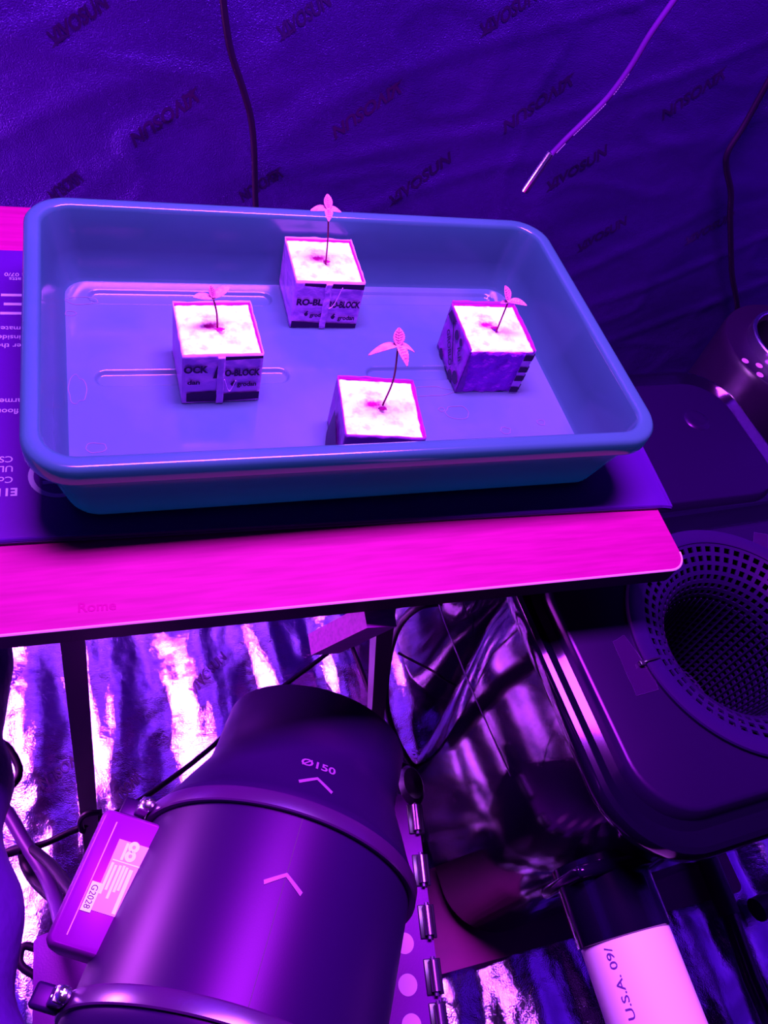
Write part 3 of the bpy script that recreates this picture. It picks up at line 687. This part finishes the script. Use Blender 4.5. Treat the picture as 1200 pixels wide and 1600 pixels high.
# ------------------------------------------------------------------ hydroponic tubs
def make_tub(name, label, cx, cy, hx, hy, zl, rot, ring=None, taper=.03):
    t = thing(name, label, 'tub', (cx, cy, FLOOR + .006), (0, 0, rot), 'black hydroponic tubs')
    H = zl - FLOOR - .006; r = .085
    bm = bmesh.new()
    loft(bm, [(hx - taper - .035, hy - taper - .03, .05, .0), (hx - taper - .010, hy - taper - .008, .075, .010), (hx - taper, hy - taper, r, .040), (hx - taper * .75, hy - taper * .75, r, H * .40), (hx - taper * .72, hy - taper * .72, r, H * .405),
              (hx - taper * .4, hy - taper * .4, r, H * .8), (hx - .016, hy - .016, r, H - .03)], 12, True, False)
    mesh_obj('tub_body', bm, tub_m, t, angle=60)
    bm = bmesh.new()
    loft(bm, [(hx - .012, hy - .012, r, H - .040), (hx - .004, hy - .004, r, H - .036), (hx, hy, r, H - .026), (hx, hy, r, H - .014), (hx - .003, hy - .003, r - .003, H - .008), (hx - .008, hy - .008, r - .006, H - .006),
            (hx - .012, hy - .012, r - .008, H - .010), (hx - .024, hy - .024, r - .016, H - .018), (hx - .032, hy - .032, r - .020, H - .014)], 12, False, False)
    mesh_obj('lid_rim', bm, tub_m, t, angle=35)
    bm = bmesh.new()
    rings = loft(bm, [(hx - .032, hy - .032, r - .020, H - .014), (hx - .036, hy - .036, r - .022, H - .002), (hx - .038, hy - .038, r - .023, H - .0004), (hx - .041, hy - .041, r - .024, H)], 12, False, ring is None)
    if ring:
        rx, ry, rr = ring; n = 96
        inner = [bm.verts.new((rx + rr * math.cos(2 * PI * k / n), ry + rr * math.sin(2 * PI * k / n), H)) for k in range(n)]
        bm.edges.ensure_lookup_table()
        es = []
        for k in range(n): es.append(bm.edges.new((inner[k], inner[(k + 1) % n])))
        oe = [e for e in bm.edges if all(v in set(rings[-1]) for v in e.verts)]
        bmesh.ops.triangle_fill(bm, use_beauty=True, edges=es + oe)
        low_ = [bm.verts.new((v.co.x, v.co.y, H - .02)) for v in inner]
        for k in range(n): bm.faces.new((inner[k], inner[(k + 1) % n], low_[(k + 1) % n], low_[k]))
        bmesh.ops.recalc_face_normals(bm, faces=bm.faces[:])
    mesh_obj('tub_lid', bm, lid_m, t, angle=35)
    return t, H
ROT1 = math.radians(3)
t1cx, t1cy = .440, -.325
RC = Vector((.4330, -.3167)) - Vector((t1cx, t1cy)); RL = Matrix.Rotation(-ROT1, 2) @ RC
tub1, H1 = make_tub('hydroponic_tub', 'large glossy black tub in front with a round net pot in its lid', t1cx, t1cy, .257, .187, -.1, ROT1, (RL.x, RL.y, .1375), .03)
tub2, H2 = make_tub('hydroponic_tub', 'black tub with a plain closed lid behind the net pot tub', .480, .022, .250, .148, -.16, math.radians(2), None, .03)
bm = bmesh.new(); lathe(bm, [(.0001, .0012), (.010, .0028), (.018, .0026), (.021, .0002)], 32); pb = onz(1092, 660, -.16)
o = mesh_obj('lid_boss', bm, lid_m, tub2); o.location = (pb.x - .480, pb.y - .022, H2 - .0002)
# tape patches stuck on the lid
def patch(px):
    P = [onz(x, y, -.1) for x, y in px]; bm = bmesh.new(); Mi = Matrix.Rotation(-ROT1, 3, 'Z'); off = Vector((t1cx, t1cy, 0))
    q = []
    for p in P:
        l = Mi @ (Vector((p.x, p.y, 0)) - off); q.append(Vector((l.x, l.y, H1 + .0007)))
    bm.faces.new([bm.verts.new(v) for v in q]); o = mesh_obj('tape_patch', bm, tape_m, tub1, smooth=False)
    for k in range(len(q)):
        bm = bmesh.new(); a, b_ = q[k], q[(k + 1) % len(q)]
        tube(bm, [a.lerp(b_, s / 6) + Vector((.0008 * noise.noise(Vector((s * 1.7, k * 3.3, px[0][0]))), .0008 * noise.noise(Vector((s * 2.7, k * 1.3, 5))), 0)) for s in range(7)], lambda t: .00012 + .0005 * max(0, noise.noise(Vector((t * 9, k * 5.1, px[0][1] * .37)))), 4); mesh_obj('tape_edge', bm, tape_edge, o)
patch([(957, 1003), (975, 993), (1022, 1058), (1028, 1078), (994, 1088)]); patch([(1178, 832), (1199, 836), (1199, 870), (1176, 856)])

npot = thing('net_pot', 'black slotted net pot basket set in the front tub lid', 'net pot', (.4330, -.3167, -.1))
bm = bmesh.new(); lathe(bm, [(.1430, .0000), (.1430, .0035), (.1415, .0052), (.1260, .0052), (.1240, .0040), (.1235, -.003), (.1330, -.003), (.1340, 0)], 96, 'z', True); bmesh.ops.recalc_face_normals(bm, faces=bm.faces[:])
mesh_obj('pot_rim', bm, net_m, npot, angle=35)
def lattice(fn, nu, nv, tu=.30, tv=.34, wrap=True):
    bm = bmesh.new()
    cols = nu if wrap else nu
    us = []
    for i in range(nu): us += [i / nu, (i + 1 - tu) / nu]
    if not wrap: us.append(1.0)
    vs_ = []
    for j in range(nv): vs_ += [j / nv, (j + tv) / nv]
    vs_.append(1.0)
    V = [[bm.verts.new(fn(u, v)) for v in vs_] for u in us]
    for i in range(len(us) if wrap else len(us) - 1):
        for j in range(len(vs_) - 1):
            hole = (i % 2 == 0) and (j % 2 == 1)
            if hole: continue
            a, b_ = V[i], V[(i + 1) % len(us)]; bm.faces.new((a[j], b_[j], b_[j + 1], a[j + 1]))
    return bm
PP = [(.1250, .003), (.116, -.001), (.106, -.005), (.097, -.010), (.089, -.017), (.083, -.027), (.079, -.043), (.077, -.075), (.070, -.19)]
PL = [0]
for (ra, za), (rb, zb) in zip(PP, PP[1:]): PL.append(PL[-1] + math.hypot(rb - ra, zb - za))
def pprof(v):
    d = v * PL[-1]
    for k in range(len(PP) - 1):
        if d <= PL[k + 1] + 1e-9:
            t = (d - PL[k]) / (PL[k + 1] - PL[k]); return PP[k][0] + (PP[k + 1][0] - PP[k][0]) * t, PP[k][1] + (PP[k + 1][1] - PP[k][1]) * t
    return PP[-1]
def potwall(u, v): r, z = pprof(v); a = 2 * PI * u; return (r * math.cos(a), r * math.sin(a), z)
bm = lattice(potwall, 58, 19, .42, .42); o = mesh_obj('basket_wall', bm, net_m, npot, smooth=False); so = o.modifiers.new('thick', 'SOLIDIFY'); so.thickness = .0022
bm = bmesh.new()
for k in range(58):
    a = 2 * PI * (k + .79) / 58; tube(bm, [((pprof(v)[0] - .0012) * math.cos(a), (pprof(v)[0] - .0012) * math.sin(a), pprof(v)[1] + .0012) for v in [q / 14 for q in range(5, 15)]], .0009, 5)
mesh_obj('basket_ribs', bm, net_m, npot)['kind'] = 'stuff'
def potbase(u, v): x = -.070 + .140 * u; y = -.070 + .140 * v; return (x * math.sqrt(max(0, 1 - (y / .070) ** 2 / 2)), y * math.sqrt(max(0, 1 - (x / .070) ** 2 / 2)), -.19)
bm = lattice(potbase, 12, 12, .35, .35, False); o = mesh_obj('basket_base', bm, net_m, npot, smooth=False); so = o.modifiers.new('thick', 'SOLIDIFY'); so.thickness = .002
z1 = onz(1009, 1034, -.095); bm = bmesh.new(); d1 = (Vector((.4330, -.3167)) - Vector((z1.x, z1.y))).normalized()
tube(bm, catmull([(z1.x - d1.x * .004, z1.y - d1.y * .004, -.097), (z1.x, z1.y, -.0935), (z1.x + d1.x * .014, z1.y + d1.y * .014, -.0935), (z1.x + d1.x * .021, z1.y + d1.y * .021, -.099), (z1.x + d1.x * .0225, z1.y + d1.y * .0225, -.115)], 4), .0012, 6)
o = mesh_obj('cable_tie', bm, hinge_m, npot)
bm2 = bmesh.new(); box(bm2, -.003, .003, -.003, .003, -.0025, .0025, .0008); o2 = mesh_obj('cable_tie_head', bm2, hinge_m, npot); o2.location = Vector((z1.x - d1.x * .004, z1.y - d1.y * .004, -.0965)) - Vector((.4330, -.3167, -.1))
for v in o.data.vertices: v.co -= Vector((.4330, -.3167, -.1))

# ------------------------------------------------------------------ cables, probe
def cable(name, pts, r, label, m=cable_m, cat='cable', k=8, n=10):
    bm = bmesh.new(); tube(bm, catmull(pts, k), r, n); o = mesh_obj(name, bm, m); tag(o, label, cat); return o
Yc = .385
cable('power_cable', [ony(300, -760, Yc), ony(318, -480, Yc), ony(330, -280, Yc), ony(338, -150, Yc), ony(343, -60, Yc), ony(352, 30, Yc), ony(362, 85, Yc), ony(380, 140, Yc), ony(392, 185, Yc), ony(397, 235, Yc), ony(399, 310, Yc), (.0, .375, -.2), (.01, .38, -.5), (.03, .36, FLOOR + .01)], .0042, 'black power cable hanging down the foil wall behind the tray')
Yp = .36
probe = thing('temperature_probe', 'purple temperature probe cable ending in a bright metal tip above the tray', 'probe', ony(838, 270, Yp))
O_ = ony(838, 270, Yp)
def pl(*ps): return [ony(x, y, Yp) - O_ for x, y in ps]
bm = bmesh.new(); tube(bm, catmull(pl((1420, -620), (1300, -400), (1205, -230), (1140, -130), (1095, -60), (1052, 2), (1015, 55), (985, 105), (952, 150), (918, 185), (885, 217), (863, 240)), 8), .0040, 10); mesh_obj('probe_cable', bm, cable_p, probe)
bm = bmesh.new(); a, b_ = pl((861, 239), (819, 300)); tube(bm, [a, a.lerp(b_, .03), a.lerp(b_, .94), a.lerp(b_, .985), b_], lambda t: .0056 if t < .7 else .0056 - .0020 * ((t - .7) / .3), 16); mesh_obj('metal_tip', bm, mat('probe_steel', (.95, .9, 1), .2, 1.0), probe)
cp = catmull(pl((985, 105), (952, 150), (918, 185), (885, 217), (863, 240)), 12)
bm = bmesh.new()
for i, (s0, s1) in enumerate([(k / 48, k / 48 + .012) for k in list(range(2, 11)) + list(range(15, 33)) + list(range(38, 46))]):
    ix = s0 * (len(cp) - 1); i0 = int(ix); p = cp[i0].lerp(cp[min(i0 + 1, len(cp) - 1)], ix - i0); t = (cp[min(i0 + 1, len(cp) - 1)] - cp[max(i0 - 1, 0)]).normalized()
    box(bm, -.0011, .0011, -.0005, .0005, -.0007, .0007, 0, Matrix.Translation(p + Vector((.0010, -.0032, -.0012))) @ t.to_track_quat('X', 'Z').to_matrix().to_4x4())
mesh_obj('cable_print', bm, mat('cable_print', (.55, .3, .7), .5), probe, smooth=False)
cable('air_line', [ony(1560, -560, .39), ony(1420, -280, .39), ony(1330, -100, .395), ony(1245, 50, .40), ony(1199, 130, .40), ony(1165, 192, .40), ony(1138, 236, .395), ony(1135, 262, .395), ony(1142, 300, .395), ony(1141, 340, .395), ony(1143, 420, .40), ony(1146, 520, .40), (.93, .402, -.45), (.95, .40, FLOOR + .012)], .0048, 'dark hose bending down the wall behind the far tub')
cable('fan_power_cable', [onz(-40, 1150, -.45), onz(5, 1162, -.45), onz(27, 1192, -.45), onz(28, 1215, -.45), onz(8, 1232, -.45), onz(-40, 1232, -.45)], .0048, 'black cable looping in from the left edge beside the table leg')
cable('thick_grey_cable', [onz(-40, 1230, -.52), onz(5, 1262, -.52), onz(40, 1318, -.50), onz(72, 1370, -.47), onz(88, 1412, -.43), onz(98, 1450, -.38), onz(112, 1480, -.32)], .0082, 'thick violet cable running from the left edge to the fan box', cable_p)
cable('black_cable', [onz(-40, 1340, -.52), onz(0, 1336, -.52), onz(42, 1326, -.50), onz(76, 1348, -.45), onz(108, 1388, -.38), onz(125, 1410, -.33)], .0062, 'black cable dipping behind the fan box below the table leg')
cable('black_cable', [onz(36, 1334, -.55), onz(42, 1356, -.55), onz(60, 1382, -.53), onz(92, 1410, -.48), onz(112, 1425, -.42)], .0068, 'short black cable beneath the thick violet cable')
cable('black_cable', [onz(30, 1330, -.50), onz(70, 1318, -.50), onz(105, 1302, -.49), onz(128, 1292, -.48), onz(150, 1280, -.50), onz(200, 1262, -.55), onz(270, 1215, -.62), onz(325, 1172, -.68), onz(420, 1090, -.73), onz(500, 1030, -.74), onz(540, 1000, -.74)], .0042, 'thin black cable crossing the foil from the leg hook to the brace')
cable('dangling_cable', [onz(62, 1484, -.52), onz(40, 1478, -.52), onz(31, 1490, -.52), onz(34, 1510, -.52), onz(60, 1527, -.52)], .0046, 'small cable loop at the left edge of the case')
cable('air_hose', [onz(690, 940, -.1), onz(650, 950, -.12), onz(620, 985, -.25), onz(606, 1040, -.40), onz(604, 1100, -.5), onz(618, 1150, -.6), onz(640, 1190, -.7), onz(655, 1203, FLOOR + .008), (.195, -.17, FLOOR + .012), (.190, -.06, FLOOR + .014), (.17, .1, FLOOR + .012)], .0045, 'black hose looping from under the table to beside the front tub')
cable('thin_wire', [onz(622, 1020, -.55), onz(650, 1035, -.55), onz(672, 1046, -.55), onz(690, 1058, -.55), onz(720, 1075, -.6)], .0022, 'thin dark wire curving behind the hose')
cable('thin_wire', [onz(686, 944, -.05), onz(700, 985, -.10), onz(730, 1060, -.16), onz(765, 1140, -.22), onz(798, 1212, -.26)], .0009, 'hair-thin pale wire hanging beside the front tub', steel)
# hook on table leg
bm = bmesh.new(); h0 = onz(146, 1275, -.42)
tube(bm, catmull([h0 + Vector((.01, .0, .01)), h0 + Vector((-.006, 0, .012)), h0 + Vector((-.014, -.004, .004)), h0 + Vector((-.014, -.010, -.012)), h0 + Vector((-.010, -.012, -.014))], 5), .0035, 8); mesh_obj('cable_hook', bm, leg_m, table)

# ------------------------------------------------------------------ objects on the floor, lower right
PZ = -.24
A = onz(942, 1372, PZ); B = onz(1040, 1640, PZ); ax = (B - A); yaw = math.atan2(ax.x, -ax.y)
bt = thing('drain_pipe', 'white plastic pipe in a black fitting on the near side of the front tub', 'pipe', (A.x, A.y, PZ), (0, 0, yaw))
r0 = .046
bm = bmesh.new(); lathe(bm, [(r0 - .003, -.050), (r0, -.051), (r0, -.42), (r0 - .003, -.42), (r0 - .003, -.051)], 64, 'y'); bmesh.ops.recalc_face_normals(bm, faces=bm.faces[:]); mesh_obj('pipe_body', bm, white_pl, bt, angle=50)
bm = bmesh.new(); lathe(bm, [(.0001, .020), (r0 - .004, .020), (r0 + .003, .018), (r0 + .003, .0), (r0 + .003, -.002), (r0 + .003, -.056), (r0 - .002, -.058)], 64, 'y'); bmesh.ops.recalc_face_normals(bm, faces=bm.faces[:]); mesh_obj('fitting_collar', bm, tub_m, bt, angle=40)
bm = bmesh.new(); box(bm, -.050, .075, -.002, .012, -.055, .050, .006); mesh_obj('fitting_flange', bm, tub_m, bt)
bm = text_bm('MADE IN U.S.A. 09/', .0080, width=.125, bold=.008)
bmesh.ops.subdivide_edges(bm, edges=[e for e in bm.edges if e.calc_length() > .005], cuts=1)
for v in bm.verts:
    x, y = v.co.x, v.co.y; ang = math.radians(143) + y / r0
    v.co = Vector(((r0 + .0004) * math.cos(ang), -.062 - .0625 + x, (r0 + .0004) * math.sin(ang)))
mesh_obj('moulded_lettering', bm, mat('lettering_violet', (.10, .02, .20), .5), bt, smooth=False)

P = [onz(1070, 1290, FLOOR + .03), onz(1100, 1330, FLOOR + .03), onz(1140, 1430, FLOOR + .03), onz(1175, 1530, FLOOR + .03), onz(1215, 1620, FLOOR + .03)]
pole = thing('tent_pole', 'black metal pole lying on the foil right of the front tub', 'pole', P[0])
bm = bmesh.new(); tube(bm, [p - P[0] for p in P[:3]], .019, 20); mesh_obj('pole_tube', bm, leg_m, pole)
bm = bmesh.new(); tube(bm, [p - P[0] for p in P[2:]], .015, 20); mesh_obj('pole_inner_tube', bm, mat('pole_gloss', (.02, .002, .04), .15, spec=.7), pole)
bm = bmesh.new(); a = onz(1182, 1422, FLOOR + .02); tube(bm, catmull([Vector((0, 0, 0)), Vector((.03, .004, 0)), Vector((.09, .0, 0)), Vector((.12, .02, 0))], 6), lambda t: .020 - .006 * t, 14)
o = mesh_obj('rubber_plug', bm, leg_m); o.location = (a.x, a.y, FLOOR + .02); tag(o, 'black rubber plug on the foil at the right edge', 'plug')

# drum-like carbon filter beyond the far tub
ZF = -.20
fc = onz(1244, 552, ZF)
cf = thing('carbon_filter', 'dark perforated filter drum with a shiny steel collar behind the far tub', 'filter', (fc.x, fc.y, FLOOR + .004))
Hf = ZF - FLOOR - .004
bm = bmesh.new(); lathe(bm, [(.0001, 0), (.136, 0), (.139, .004), (.139, Hf - .02), (.138, Hf - .003), (.136, Hf), (.090, Hf)], 72); mesh_obj('filter_drum', bm, hinge_m, cf)
bm = bmesh.new(); lathe(bm, [(.088, Hf), (.096, Hf), (.096, Hf + .020), (.094, Hf + .022), (.090, Hf + .022), (.088, Hf + .020)], 72, 'z', True); mesh_obj('steel_collar', bm, steel, cf, angle=35)
bm = bmesh.new(); lathe(bm, [(.088, Hf + .004), (.088, Hf - .10), (.0001, Hf - .10)], 48); mesh_obj('filter_core', bm, hinge_m, cf)
for k in range(22):
    for rr, ph in ((.109, 0), (.129, .5)):
        a = 2 * PI * (k + ph) / 22
        if not (185 < math.degrees(a) < 285): continue
        bm = bmesh.new(); lathe(bm, [(.0001, .0006), (.0066, .0006), (.0066, 0)], 16)
        o = mesh_obj('pale_hole', bm, dot_m, cf, smooth=False); o.location = (rr * math.cos(a), rr * math.sin(a), Hf)

# rolled tent door fabric at the left edge
RX = [(17, 1000), (14, 1080), (10, 1160), (12, 1250), (17, 1340), (27, 1450), (43, 1600), (56, 1700)]
zz = [-.30, -.29, -.28, -.27, -.26, -.25, -.24, -.23]
pts = []
for (x, y), z in zip(RX, zz):
    p = onz(x, y, z); pts.append(Vector((p.x - .055, p.y, z)))
bm = bmesh.new(); tube(bm, catmull(pts, 8), lambda t: .055 + .004 * math.sin(t * 21), 28)
for v in bm.verts: v.co += Vector((.006 * fbm(v.co * 14, 2), 0, .006 * fbm(v.co * 11 + Vector((4, 4, 4)), 2)))
o = mesh_obj('rolled_door_flap', bm, fabric_m); tag(o, 'rolled violet tent door fabric along the lower left edge', 'tent flap')
